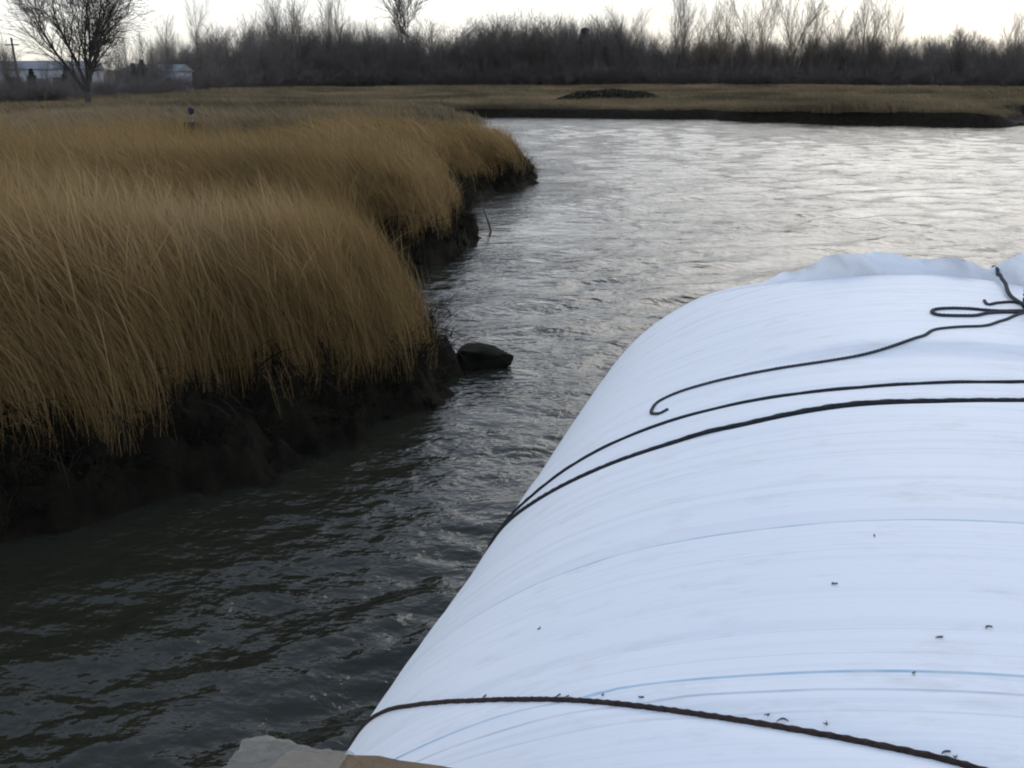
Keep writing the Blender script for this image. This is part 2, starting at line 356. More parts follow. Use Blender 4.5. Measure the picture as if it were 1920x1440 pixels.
rr_ = np.hypot(x, y); set_ = .42 - .24 * sstep(7.6, 8.6, rr_)
tall_p = 1 - sstep(29, 40, tall_edge(x, y))
ok = (edge > set_) & (z > .32 - .08 * sstep(7.6, 8.6, rr_)) & (rng.random(len(x)) < tall_p) & (x < 3)
thin = rng.random(len(x)) < (sstep(.30 - .2 * sstep(7.6, 8.6, rr_), 1.2 - .4 * sstep(7.6, 8.6, rr_), edge) ** 1.4) * .95 + .05
ok &= thin
x, y, z, edge = x[ok], y[ok], z[ok], edge[ok]
hs = .92 + .5 * fbm(x * .3, y * .3, 41, 3) + rng.normal(size=len(x)) * .07
hs *= .70 + .30 * sstep(.3, 1.3, edge)
hs *= 1 - .5 * sstep(22, 40, np.hypot(x, y))
wid = 1 + 1.0 * sstep(12, 35, np.hypot(x, y))
rz = np.where(rng.random(len(x)) < .025, rng.random(len(x)) * 6.28, rng.normal(size=len(x)) * .38) + 1.1 * fbm(x * .25, y * .25, 61, 2)
tufts_far = [make_tuft('cordgrass_far_tuft_%d' % i, M['reed'], 16, .2, 1.0, .44, .0042, 1, 150 + i, .2, True) for i in range(6)]
tl = rng.normal(size=(len(x), 2)) * .07; fr = np.hypot(x, y) > 15; pts = np.stack([x, y, z - .02], -1); sv = np.stack([wid * hs, wid * hs, hs], -1)
instancer('cordgrass', tufts, pts[~fr], rz[~fr], sv[~fr], 'tall golden dead cordgrass leaning in the wind on the near bank', 'grass', tilt=tl[~fr])
instancer('cordgrass', tufts_far, pts[fr], rz[fr], sv[fr], 'tall golden dead cordgrass further back along the bank', 'grass', tilt=tl[fr])
# dark, broken stubble hanging on the mud face
stub = [make_tuft('bank_stubble_%d' % i, M['mud'], 14, .13, .20, .9, .005, 1, 200 + i, .4) for i in range(4)]
x, y = scatter(30000, 4.2, 32, -52, 6, 909); z, sdv, _ = terrain(x, y)
ok = (sdv > .05) & (sdv < 1.0) & (z > .08); x, y, z = x[ok], y[ok], z[ok]
instancer('bank_stubble', stub, np.stack([x, y, z], -1), rng.random(len(x)) * 6.28, .6 + rng.random(len(x)) * .7,
          'dark muddy root stubble along the creek bank', 'stubble', tilt=rng.normal(size=(len(x), 2)) * .5)
# stray stalks growing out of the mud face
stray = [make_tuft('stray_stalks_%d' % i, M['reed'], 4, .10, .62, .16, .0024, 1, 230 + i, .35) for i in range(4)]
x, y = scatter(20000, 4.2, 20, -52, 6, 919); z, sdv, _ = terrain(x, y)
ok = (sdv > .10) & (sdv < .8) & (z > .12) & (rng.random(len(x)) < sstep(.1, .8, sdv) * .9); x, y, z = x[ok], y[ok], z[ok]
instancer('bank_stalks', stray, np.stack([x, y, z], -1), rng.normal(size=len(x)) * .8, .5 + rng.random(len(x)) * .6,
          'stray straw stalks growing out of the dark mud bank', 'grass', tilt=rng.normal(size=(len(x), 2)) * .12)
# slumped clods along the foot of the bank
def clod(seed):
    import bmesh
    bm = bmesh.new(); bmesh.ops.create_icosphere(bm, subdivisions=3, radius=1)
    for v in bm.verts:
        c = v.co; n_ = fbm(np.array([c.x * 1.6 + seed * 3.1]), np.array([c.y * 1.6 + c.z * 1.3 + seed]), seed, 4, .6)[0]
        v.co = c * (1 + n_ * .75); v.co.z *= .7
    m_ = bpy.data.meshes.new('clod'); bm.to_mesh(m_); bm.free(); m_.materials.append(M['mud']); return m_
x, y = scatter(16000, 4.2, 30, -52, 6, 929); z, sdv, _ = terrain(x, y)
ok = (sdv > -.08) & (sdv < .55) & (rng.random(len(x)) < .45) & (z > -.08); x, y, z = x[ok], y[ok], z[ok]
instancer('mud_clods', [clod(i + 1) for i in range(6)], np.stack([x, y, z], -1), rng.random(len(x)) * 6.28, .02 + .07 * rng.random(len(x)) ** 2,
          'dark slumped clods of peat and mud along the bank', 'mud', tilt=rng.normal(size=(len(x), 2)) * .4)
# shorter salt hay on the far flats
hay = [make_tuft('salt_hay_tuft_%d' % i, M['short_grass'], 70, .75, .5, .35, .009, 0, 300 + i, .3) for i in range(6)]
xs = []; ys = []
for n, r0, r1 in ((26000, 24, 80), (34000, 80, 170), (26000, 170, 300)):
    x, y = scatter(n, r0, r1, -40, 40, int(r0)); xs.append(x); ys.append(y)
x = np.concatenate(xs); y = np.concatenate(ys); z, sdv, spv = terrain(x, y); rr = np.hypot(x, y)
ok = (sdv + 1.3 * fbm(x * .35, y * .35, 47, 4) * sstep(45, 60, rr) > .8) & (spv < .35) & ~((tall_edge(x, y) < 29) & (x < 3)) & ~((rr < 50) & (sdv < 2.5)); x, y, z, rr = x[ok], y[ok], z[ok], rr[ok]
sc_ = (.80 + .9 * fbm(x * .05, y * .05, 71, 3) + .7 * fbm(x * .3, y * .3, 73, 2) + rng.normal(size=len(x)) * .16) * (1 + .35 * (1 - sstep(35, 60, rr))) * (1 + .5 * sstep(90, 250, rr))
sc_ = np.clip(sc_, .35, 2)
instancer('salt_hay', hay, np.stack([x, y, z - .02], -1), rng.normal(size=len(x)) * .6, np.stack([sc_ * 1.3, sc_ * 1.3, sc_ * .85], -1),
          'short tan salt hay covering the flats across the creek', 'grass')

# ------------------------------------------------------------------ bare trees
def grow(r, P0, D0, length, rad0, depth, segs, spread, up, minr, kids, out, lvl=0, wig=.12):
    """skeleton of one branch: appends (p0,p1,r0,r1,level)"""
    p = np.array(P0, float); dv = np.array(D0, float); dv /= np.linalg.norm(dv); rr0 = rad0
    for i in range(segs):
        dv = dv + r.normal(size=3) * wig + np.array([0, 0, up]); dv /= np.linalg.norm(dv)
        q = p + dv * length / segs; rr1 = max(rad0 * (1 - .75 * (i + 1) / segs), minr)
        out.append((p, q, rr0, rr1, lvl)); 
        if depth > 0 and (i > 0 or lvl > 0):
            for _ in range(kids if lvl > 0 or i > 0 else 1):
                a = r.random() * 6.28; perp = np.cross(dv, [math.cos(a), math.sin(a), .3]); perp /= np.linalg.norm(perp) + 1e-6
                cd_ = dv * math.cos(spread) + perp * math.sin(spread * r.uniform(.6, 1.3))
                u = r.random(); sp = p * (1 - u) + q * u
                grow(r, sp, cd_, length * r.uniform(.38, .62), max(rr1 * .6, minr), depth - 1, max(2, segs - 1), spread * 1.05, up, minr, kids, out, lvl + 1, wig)
        p, rr0 = q, rr1
def tubes(segs, sides):
    V = []; F = []
    for (p, q, r0, r1, lv) in segs:
        dv = q - p; dv = dv / (np.linalg.norm(dv) + 1e-9); u = np.cross(dv, [.31, .77, .55]); u /= np.linalg.norm(u); w = np.cross(dv, u)
        s = sides(lv); b = len(V)
        for c, rr in ((p, r0), (q + dv * rr_ext(r1), r1)):
            for k in range(s): a = 6.2832 * k / s; V.append(c + rr * (math.cos(a) * u + math.sin(a) * w))
        for k in range(s): F.append((b + k, b + (k + 1) % s, b + s + (k + 1) % s, b + s + k))
    return np.array(V), np.array(F)
def rr_ext(r_): return .3 * r_
def tree_meshes(name, seed, h, stems, split, spread, up, depth, kids, minr, trunk_r, lean=.25, segs=5, bark='bark', twig='twig', wig=.12, first=.0):
    r = np.random.default_rng(seed); S = []
    if stems > 1:
        th = h * split
        S.append((np.zeros(3) - [0, 0, .3], np.array([0, 0, th]), trunk_r, trunk_r * .8, 0))
        for i in range(stems):
            a = 6.283 * (i + r.random() * .7) / stems; l_ = lean * r.uniform(.5, 1.2)
            grow(r, (0, 0, th * r.uniform(.5, 1)), (math.cos(a) * l_, math.sin(a) * l_, 1), h * (1 - split) * r.uniform(.8, 1.0), trunk_r * r.uniform(.4, .62), depth, segs, spread, up, minr, kids, S, 0, wig)
    else:
        grow(r, (0, 0, -.3), (r.normal() * .05, r.normal() * .05, 1), h + .3, trunk_r, depth, segs, spread, up, minr, kids, S, 0, wig)
    tr = [s for s in S if s[4] == 0]; cw = [s for s in S if s[4] > 0]
    V, F = tubes(tr, lambda l: 7); mt = fast_mesh(name + '_trunk', V, F); mt.materials.append(M[bark])
    V, F = tubes(cw, lambda l: 4 if l == 1 else 3); mc = fast_mesh(name + '_crown', V, F); mc.materials.append(M[twig])
    return mt, mc
def joined(mt, mc, name):
    V = []; F = []; n = 0; mi = []
    for k, m_ in enumerate((mt, mc)):
        v = np.empty(len(m_.vertices) * 3, np.float32); m_.vertices.foreach_get('co', v); V.append(v.reshape(-1, 3))
        f = np.empty(len(m_.loops), np.int32); m_.loops.foreach_get('vertex_index', f); F.append(f.reshape(-1, 4) + n); n += len(m_.vertices); mi += [k] * len(m_.polygons)
    me = fast_mesh(name, np.concatenate(V), np.concatenate(F)); me.materials.append(mt.materials[0]); me.materials.append(mc.materials[0])
    me.polygons.foreach_set('material_index', mi); return me
def gz(x, y): return float(terrain(np.array([float(x)]), np.array([float(y)]))[0][0])
FPX = 1870.0; PIT = R(16.95)
def place_tree(meshes, x, y, s, rz, label, group=None, name='bare_tree', cat='tree', sx=1.0):
    o = empty(name, (x, y, gz(x, y) - .05), rz); o.scale = (s * sx, s * sx, s)
    for nm, m_ in zip(('trunk', 'crown'), meshes):
        c = link(bpy.data.objects.new(nm, m_)); c.parent = o
    return tag(o, label, cat, group)

# the broad vase shaped tree by the sheds
big = tree_meshes('vase_tree', 21, 9.6, 6, .16, .50, .03, 3, 2, .010, .27, lean=.5, segs=6, wig=.13, bark='bark_dark', twig='twig_dark')
place_tree(big, -36.8, 90, 1.12, 2.2, 'broad many-stemmed bare tree spreading above the pale shed', sx=1.05)
wood_src = []
KIND = {}
for i in range(5):
    KIND['slender%d' % i] = tree_meshes('slender_tree_%d' % i, 40 + i, 14, 1, 0, .40, .07, 2, 3, .012, .13, segs=8)
    wood_src.append(joined(*KIND['slender%d' % i], 'wood_tree_%d' % i))
for i in range(3):
    KIND['round%d' % i] = tree_meshes('round_tree_%d' % i, 60 + i, 12, 5, .2, .55, .03, 2, 3, .012, .18, lean=.42, segs=6)
    wood_src.append(joined(*KIND['round%d' % i], 'wood_round_%d' % i))
for i in range(3):
    KIND['warm%d' % i] = tree_meshes('warm_tree_%d' % i, 80 + i, 18, 2, .15, .36, .06, 2, 3, .014, .2, lean=.16, segs=6, bark='bark_pale', twig='twig_warm')
KIND['fork'] = tree_meshes('forked_tree', 97, 18, 3, .35, .4, .05, 3, 2, .024, .28, lean=.3, segs=5)
shrub_src = []
for i in range(4):
    r = np.random.default_rng(500 + i); S = []
    for k in range(12):
        a = r.random() * 6.28; l_ = r.uniform(.1, .7)
        grow(r, (r.normal() * .5, r.normal() * .5, -.1), (math.cos(a) * l_, math.sin(a) * l_, 1), r.uniform(2.2, 4.2), .035, 2, 4, .55, .03, .010, 2, S)
    V, F = tubes(S, lambda l: 3); ms_ = fast_mesh('thicket_%d' % i, V, F); ms_.materials.append(M['twig']); shrub_src.append(ms_)

# line of the wood's edge: (picture bearing, distance of the near edge, height of the mass)
EDGE = [(-900, 70, 3.0), (0, 92, 3.3), (120, 100, 3.6), (260, 125, 5), (330, 150, 7.2), (430, 200, 9.5), (520, 235, 11.5), (620, 262, 12.5), (760, 280, 13.6), (870, 285, 12.6),
        (1000, 285, 14.2), (1110, 285, 14.0), (1200, 285, 11.8), (1300, 280, 11.6), (1420, 270, 10.6), (1560, 262, 10.2), (1680, 252, 9.8), (1800, 232, 9.6), (1920, 220, 9.2), (2900, 180, 8)]
EP = np.array(EDGE, float); EP[:, 2] *= .90
def bearing_xy(px, dist): return (px - 960) / FPX * math.cos(PIT) * dist, dist
r = np.random.default_rng(91)
pts = []; scl = []; rot = []
for i in range(3000):
    px = r.uniform(-700, 2700); dep = r.random() ** 1.2 * 55
    if px < 330 and r.random() < .75: continue
    d0 = np.interp(px, EP[:, 0], EP[:, 1]); h = np.interp(px, EP[:, 0], EP[:, 2])
    x, y = bearing_xy(px, d0 + dep + 3); hh = h * r.uniform(.5, 1.0) * (.95 + .09 * math.sin(px * .021) * math.sin(px * .0083 + 1)) * (1 + dep * .0018)
    pts.append((x, y, 0)); s = hh / 13.5; w = s * r.uniform(.8, 1.5); scl.append((w, w, s)); rot.append(r.random() * 6.28)
pts = np.array(pts); pts[:, 2] = terrain(pts[:, 0], pts[:, 1])[0]
instancer('woodland', wood_src, pts, np.array(rot), np.array(scl), 'dense grey leafless wood along the far edge of the marsh', 'woodland')
pts = []; scl = []; rot = []
for i in range(3000):
    px = r.uniform(-700, 2700); d0 = np.interp(px, EP[:, 0], EP[:, 1]); h = np.interp(px, EP[:, 0], EP[:, 2])
    x, y = bearing_xy(px, d0 + r.random() ** 1.4 * 30); s = r.uniform(.35, .85) * np.clip(h / 7, .52, 1.6)
    pts.append((x, y, 0)); scl.append((s * 1.4, s * 1.4, s)); rot.append(r.random() * 6.28)
pts = np.array(pts); pts[:, 2] = terrain(pts[:, 0], pts[:, 1])[0]
instancer('underbrush', shrub_src, pts, np.array(rot), np.array(scl), 'tangled grey underbrush at the foot of the far wood', 'underbrush')

def emergent(px, top, kind, label, group=None, dd=8, sx=1.0, base_h=None):
    """a tree whose top stands clear of the wood; top = picture row of its tip"""
    d0 = float(np.interp(px, EP[:, 0], EP[:, 1])) + dd; x, y = bearing_xy(px, d0)
    hgt = EYE - gz(x, y) + (150 - top) / FPX * d0 * math.cos(PIT) ** 2
    src = {'s': 14.0, 'r': 12.0, 'w': 18.0, 'f': 18.0}[kind[0]]
    return place_tree(KIND[kind], x, y, hgt / src, random.random() * 6.28, label, group, sx=sx)
emergent(760, -22, 'fork', 'tall forked bare tree rising well above the dark wood', dd=16)
for px, top, k in ((322, 72, 'slender1'), (368, 48, 'slender0'), (425, 52, 'round1'), (480, 66, 'slender2')):
    emergent(px, top, k, 'bare tree rising from the wood beside the lilac shed', 'bare trees by the lilac shed')
for px, top, k in ((530, 36, 'slender3'), (548, 30, 'round0'), (575, 40, 'slender4'), (622, 38, 'slender1'), (642, 36, 'slender2')):
    emergent(px, top, k, 'thin bare tree between the lilac shed and the tall forked tree', 'bare trees left of the forked tree')
for px, top, k in ((820, 44, 'round1'), (920, 58, 'round2'), (965, 46, 'round0'), (1005, 54, 'round1'), (1040, 50, 'round2')):
    emergent(px, top, k, 'round-crowned bare tree topping the wood beside the dark pine', 'round bare trees at the wood top', sx=1.25)
for px, top, k in ((1165, 56, 'slender0'), (1185, 60, 'slender3'), (1252, 26, 'slender4'), (1275, 42, 'slender1')):
    emergent(px, top, k, 'narrow dark bare tree between the pine and the pale trees', 'narrow bare trees past the pine')
for px, top, k in ((1305, 44, 'warm0'), (1322, 36, 'warm1'), (1358, 30, 'warm2'), (1376, 34, 'warm0'), (1412, 14, 'warm1'), (1440, 26, 'warm2'), (1468, 10, 'warm0'), (1492, 12, 'warm1'),
                   (1520, 30, 'warm2'), (1550, 40, 'warm0'), (1585, 34, 'warm1'), (1612, 16, 'warm2'), (1632, 26, 'warm0'), (1670, 26, 'warm1')):
    emergent(px, top, k, 'tall pale leafless tree with warm-toned twigs standing clear above the wood', 'pale bare trees above the wood', dd=4)
for px, top, k in ((1790, 68, 'round0'), (1810, 74, 'round2'), (1893, 50, 'warm2'), (1905, 58, 'slender2')):
    emergent(px, top, k, 'bare tree on the low stretch of wood past the pale trees', 'bare trees on the low wood')
for px, top, k, dd in ((10, 92, 'slender0', 4), (22, 96, 'round2', 9), (205, 118, 'slender3', 14), (225, 100, 'slender1', 18), (240, 88, 'slender4', 22), (262, 92, 'slender2', 20), (285, 100, 'round0', 18)):
    if px < 30: emergent(px, top, k, 'small bare tree behind the leaning utility pole', 'small trees by the pole', dd)
    else: emergent(px, top, k, 'small bare tree between the broad tree and the lilac shed', 'small trees by the lilac shed', dd)

# conifers and leafy clumps: many small leaf faces through the volume
def leaf_cloud(name, n, fn, size, material, seed):
    r = np.random.default_rng(seed); C = fn(r, n); A = r.normal(size=(n, 3)); A /= np.linalg.norm(A, axis=1)[:, None]
    B = np.cross(A, r.normal(size=(n, 3))); B /= np.linalg.norm(B, axis=1)[:, None]; s = size * r.uniform(.5, 1.3, n)[:, None]
    V = np.stack([C - A * s, C + B * s * .5, C + A * s, C - B * s * .5], 1).reshape(-1, 3)
    me = fast_mesh(name, V, np.arange(4 * n).reshape(-1, 4), False); me.materials.append(material); return me
def pine_pts(r, n):
    z = r.random(n) ** .8; lay = np.floor(z * 9) / 9; q = (1 - lay * .85) * r.random(n) ** .6 * (.75 + .25 * np.sin(lay * 40)); a = r.random(n) * 6.28
    return np.stack([np.cos(a) * q * 2.6, np.sin(a) * q * 2.6, 2 + z * 12 - q * .8], -1)
pc = leaf_cloud('pine_crown', 3200, pine_pts, .38, M['needle'], 4)
V, F = tubes([(np.array([0, 0, -.3]), np.array([0, 0, 13.5]), .2, .04, 0)], lambda l: 7); pt = fast_mesh('pine_trunk', V, F); pt.materials.append(M['bark'])
def pine(px, top, label, group=None, dd=3, sx=1.2):
    d0 = float(np.interp(px, EP[:, 0], EP[:, 1])) + dd; x, y = bearing_xy(px, d0)
    hgt = EYE - gz(x, y) + (150 - top) / FPX * d0 * math.cos(PIT) ** 2
    place_tree((pt, pc), x, y, hgt / 14, random.random() * 6, label, group, name='pine_tree', sx=sx)
pine(1095, 54, 'dark green pine poking out of the bare wood', sx=1.9, dd=14)
for px, top in ((268, 112), (252, 118), (125, 126), (60, 128)):
    pine(px, top, 'low dark evergreen behind the pale sheds', 'low evergreens by the sheds', 22, 1.7)

def thicket_pts(r, n):
    u = r.uniform(-1, 1, n); q = np.sqrt(r.random(n)); a = r.random(n) * 3.1416
    hgt = (1 - np.abs(u) ** 2.6) * (.95 + .06 * np.sin(u * 11 + 1))
    return np.stack([u * 6.2, np.cos(a) * q * 1.8, np.sin(a) * q * 1.9 * hgt], -1)
th = leaf_cloud('low_thicket', 9000, thicket_pts, .14, M['dark_leaf'], 9)
tx, ty = bearing_xy(1145, 101); o = link(bpy.data.objects.new('marsh_thicket', th)); o.location = (tx, ty, gz(tx, ty)); o.scale = (.95, .8, .72)
tag(o, 'long low dark green thicket standing alone on the flats across the creek', 'shrub')

# ------------------------------------------------------------------ sheds, poles, stake on the left
def boxm(sx, sy, sz, c=(0, 0, 0), bev=0):
    x, y, z = sx / 2, sy / 2, sz / 2
    V = [(c[0] + a * x, c[1] + b * y, c[2] + e * z) for a in (-1, 1) for b in (-1, 1) for e in (-1, 1)]
    return V, [(0, 1, 3, 2), (4, 6, 7, 5), (0, 4, 5, 1), (2, 3, 7, 6), (0, 2, 6, 4), (1, 5, 7, 3)]
def shed(px, dist, w, dpt, h, wall, rz, label, nwin):
    x, y = bearing_xy(px, dist); o = empty('storage_shed', (x, y, gz(x, y) - .05), rz)
    mesh_obj('wall', *boxm(w, dpt, h, (0, 0, h / 2)), M[wall], o)
    ro = [(-w / 2 - .3, -dpt / 2 - .3, h + .003), (w / 2 + .3, -dpt / 2 - .3, h + .003), (w / 2 + .3, dpt / 2 + .3, h + .003), (-w / 2 - .3, dpt / 2 + .3, h + .003), (-w / 2 - .3, 0, h + 1.0), (w / 2 + .3, 0, h + 1.0)]
    mesh_obj('roof', ro, [(0, 1, 5, 4), (2, 3, 4, 5), (0, 4, 3), (1, 2, 5), (0, 3, 2, 1)], M['roof_dark'], o)
    for i in range(nwin):
        wx = -w / 2 + w * (i + .5) / nwin
        if i == nwin // 2: mesh_obj('door', *boxm(2.2, .08, 2.3, (wx, -dpt / 2 - .03, 1.17)), M['roof_dark'], o)
        else:
            f = mesh_obj('window', *boxm(1.3, .06, .9, (wx, -dpt / 2 - .02, h * .6)), M['post_pale'], o)
            mesh_obj('pane', *boxm(1.1, .04, .7, (wx, -dpt / 2 - .05, h * .6)), M['glass_dark'], f)
    return tag(o, label, 'shed')
shed(66, 128, 14.5, 7, 3.4, 'wall_pale', .15, 'long pale blue-white shed seen through bare brush past the broad tree', 6)
shed(298, 158, 8, 6, 3.4, 'wall_lilac', -.1, 'small greyish lilac shed half hidden by bare trees', 3)
def utility_pole(px, dist, top, label):
    x, y = bearing_xy(px, dist); h = EYE - gz(x, y) + (150 - top) / FPX * dist * math.cos(PIT) ** 2
    o = empty('utility_pole', (x, y, gz(x, y) - .1)); V, F = tubes([(np.zeros(3), np.array([-.25, 0, h]), .16, .1, 0)], lambda l: 8)
    c = link(bpy.data.objects.new('pole', fast_mesh('pole', V, F))); c.data.materials.append(M['pole']); c.parent = o
    mesh_obj('crossarm', *boxm(1.5, .1, .12, (-.23, -.14, h - .7)), M['pole'], o)
    return tag(o, label, 'utility pole')
utility_pole(36, 112, 70, 'weathered leaning utility pole beside the pale shed')
sx_, sy_ = bearing_xy(353, 31.5)
o = empty('marker_stake', (sx_, sy_, gz(sx_, sy_) - .1)); z0 = gz(sx_, sy_)
mesh_obj('stake', *boxm(.06, .06, 1.25, (0, 0, .62)), M['post_pale'], o)
V, F = tubes([(np.array([0, 0, 1.20]), np.array([0, 0, 1.23]), .05, .09, 0), (np.array([0, 0, 1.23]), np.array([0, 0, 1.34]), .09, .10, 0), (np.array([0, 0, 1.34]), np.array([0, 0, 1.40]), .10, .03, 0)], lambda l: 12)
c = link(bpy.data.objects.new('bucket', fast_mesh('bucket', V, F))); c.data.materials.append(M['bucket']); c.parent = o
tag(o, 'pale stake topped with a dark blue bucket, standing in the golden grass', 'stake')
def shrub_pts(r, n):
    a = r.normal(size=(n, 3)); a /= np.linalg.norm(a, axis=1)[:, None]; q = r.random(n)[:, None] ** .4
    p = a * q * np.array([.42, .3, .5]); p[:, 2] = np.abs(p[:, 2]) + .45; return p
o = link(bpy.data.objects.new('rust_shrub', leaf_cloud('rust_shrub', 700, shrub_pts, .06, M['rust_leaf'], 6))); bx_, by_ = bearing_xy(350, 30.6)
o.location = (bx_, by_, gz(bx_, by_)); tag(o, 'small rust brown shrub in front of the stake with the blue bucket', 'shrub')

# ------------------------------------------------------------------ things in and beside the creek
def lumpy(name, sx, sy, sz, seed, material, taper):
    import bmesh
    bm = bmesh.new(); bmesh.ops.create_icosphere(bm, subdivisions=4, radius=1)
    for v in bm.verts:
        c = v.co; e = .45
        x_, y_, z_ = [math.copysign(abs(k) ** e, k) for k in c]
        n_ = fbm(np.array([c.x * 2.2 + seed]), np.array([c.y * 2.2 + c.z * 1.7]), seed, 4)[0] * .35
        f = 1 + n_; tp = 1 - taper * sstep(-.2, 1.05, x_)
        v.co = (x_ * sx * (1 + n_ * .3), y_ * sy * f * tp, z_ * sz * (1 + n_ * .5) * (1 - taper * .8 * sstep(0, 1.1, x_)))
    me = bpy.data.meshes.new(name); bm.to_mesh(me); bm.free(); me.materials.append(material)
    for p in me.polygons: p.use_smooth = True
    return link(bpy.data.objects.new(name, me))
o = lumpy('peat_block', .285, .19, .12, 3, M['peat'], .72); o.location = (-.27, 9.5, .07); o.rotation_euler = (0, R(2), R(-6))
tag(o, 'dark slumped peat block with a pointed end, awash off the grassy bank', 'peat block')
def stick(pts, r0, r1, label, name='driftwood_stick'):
    P = [np.array(p, float) for p in pts]; n = len(P) - 1
    S = [(P[i], P[i + 1], r0 + (r1 - r0) * i / n, r0 + (r1 - r0) * (i + 1) / n, 0) for i in range(n)]
    V, F = tubes(S, lambda l: 6); o = link(bpy.data.objects.new(name, fast_mesh(name, V, F))); o.data.materials.append(M['stick'])
    return tag(o, label, 'stick')
stick([(-.36, 18.4, -.12), (-.42, 18.6, .12), (-.5, 18.8, .30), (-.55, 18.95, .42)], .022, .012, 'thin bare stick slanting up out of the creek off the far clump')
stick([(-1.45, 12.3, .10), (-1.05, 12.0, .07), (-.8, 11.9, .03), (-.62, 11.85, -.06)], .014, .006, 'thin twig lying out over the water from the near bank')

# ------------------------------------------------------------------ the fabric wrapped load on the barge
TH, T0, ZC, TA, TB = .2775, .628, EYE - 1.94, 1.6756, 1.09
DECK = .40
root_rot = -TH     # local +Y runs along the load, local +X across it
def loc2w(s, t, z): return Vector((s * math.sin(TH) + t * math.cos(TH), s * math.cos(TH) - t * math.sin(TH), z))
S0, S1 = .62, 5.02
ROPES_ON = [([-1.95, -1.6, -1.25, -1.033, -.893, -.65, -.257, .015, .11, .5, 1.2, 1.9], [3.42, 3.36, 3.22, 3.085, 3.085, 3.056, 3.05, 3.125, 3.2, 3.4, 3.6, 3.7], .007),
            ([-1.95, -1.6, -1.25, -.994, -.795, -.602, -.445, -.261, -.132, -.005, .083, .5, 1.2, 1.9], [3.36, 3.29, 3.13, 2.93, 2.844, 2.805, 2.811, 2.864, 2.883, 2.933, 2.992, 3.2, 3.4, 3.5], .010),
            ([-1.95, -1.6, -1.27, -1.15, -1.04, -.914, -.81, -.7, -.606, -.507, -.419, -.344, -.276, -.223, -.12, .1], [2.0, 2.02, 1.95, 1.89, 1.815, 1.708, 1.628, 1.549, 1.487, 1.423, 1.372, 1.333, 1.297, 1.269, 1.2, 1.1], .008)]
def load_surface(s, ph, off=0.0):
    """point on the load in (t, s, z); s along, ph angle from the crest"""
    s = np.asarray(s, float); ph = np.asarray(ph, float)
    e0 = np.clip((s - S0) / .35, 0, 1); e1 = np.clip((S1 + .15 - s) / .29, 0, 1)
    pinch = np.minimum(np.sqrt(1 - (1 - e0) ** 2) * .35 + .65, .70 + .30 * np.sqrt(1 - (1 - e1) ** 2))
    top = np.cos(ph)
    # overlap fold near s = 3.45 and soft wrinkles
    fold = .030 * sstep(3.36, 3.50, s + .02 * np.sin(ph * 5)) * (1 - sstep(3.50, 4.4, s)) * sstep(-.55, -.2, ph)
    seam = -.014 * np.exp(-((s - 4.87) / .03) ** 2)
    crs = .006 * np.abs(fbm(s * 4.0 + ph * 3.0, ph * 4 - s * 1.2, 23, 3)) * sstep(.1, .5, fbm(s * .8, ph * 1.6, 27, 2) + .35)
    wr_ = -crs + .005 * fbm(s * 3, ph * 1.2, 13, 2) + .0022 * fbm(s * 9 + ph * 2, ph * 2.0, 15, 2)
    big_ = .02 * fbm(s * .9 + 3, ph * 1.5, 19, 2)
    grv = 0
    for gp, gs, gd in ROPES_ON: grv = grv - gd * np.exp(-((s - np.interp(ph, gp, gs)) / .028) ** 2) + gd * .35 * np.exp(-((s - np.interp(ph, gp, gs)) / .085) ** 2)
    k = fold + seam + wr_ + big_ + grv * sstep(-1.15, -.75, ph) + off
    t = T0 + (TA * pinch + k) * np.sin(ph); z = ZC + (TB * (1 - (1 - pinch) * np.where(top > 0, .55, 1)) + k) * top
    z = np.maximum(z, DECK + .005 + .02 * np.abs(ph) / 3.2)
    s = s + .43 * sstep(.28, .78, -ph) * sstep(3.9, 4.88, s)      # the left shoulder reaches further than the crest
    return t, s, z
load = empty('wrapped_load', (0, 0, 0), root_rot)
ns, nph = 420, 240
ss = np.concatenate([np.linspace(S0, S0 + .35, 24)[:-1], np.linspace(S0 + .35, 4.75, ns), np.linspace(4.75, S1 + .149, 36)[1:]])
pp = np.linspace(-math.pi, math.pi, nph)
PP, SS = np.meshgrid(pp, ss); t_, s_, z_ = load_surface(SS, PP)
V = np.stack([t_, s_, z_], -1).reshape(-1, 3); Qd = grid_quads(*SS.shape)
nr_ = len(ss); caps = []
nV = len(V); V = np.concatenate([V, [[T0, S0 - .02, .9], [T0, S1 + .18, .9]]])
me = bpy.data.meshes.new('fabric')
faces = Qd.tolist() + [(j + 1, j, nV) for j in range(nph - 1)] + [((nr_ - 1) * nph + j, (nr_ - 1) * nph + j + 1, nV + 1) for j in range(nph - 1)]
me.from_pydata(V.tolist(), [], faces); me.polygons.foreach_set('use_smooth', [True] * len(me.polygons)); me.update()

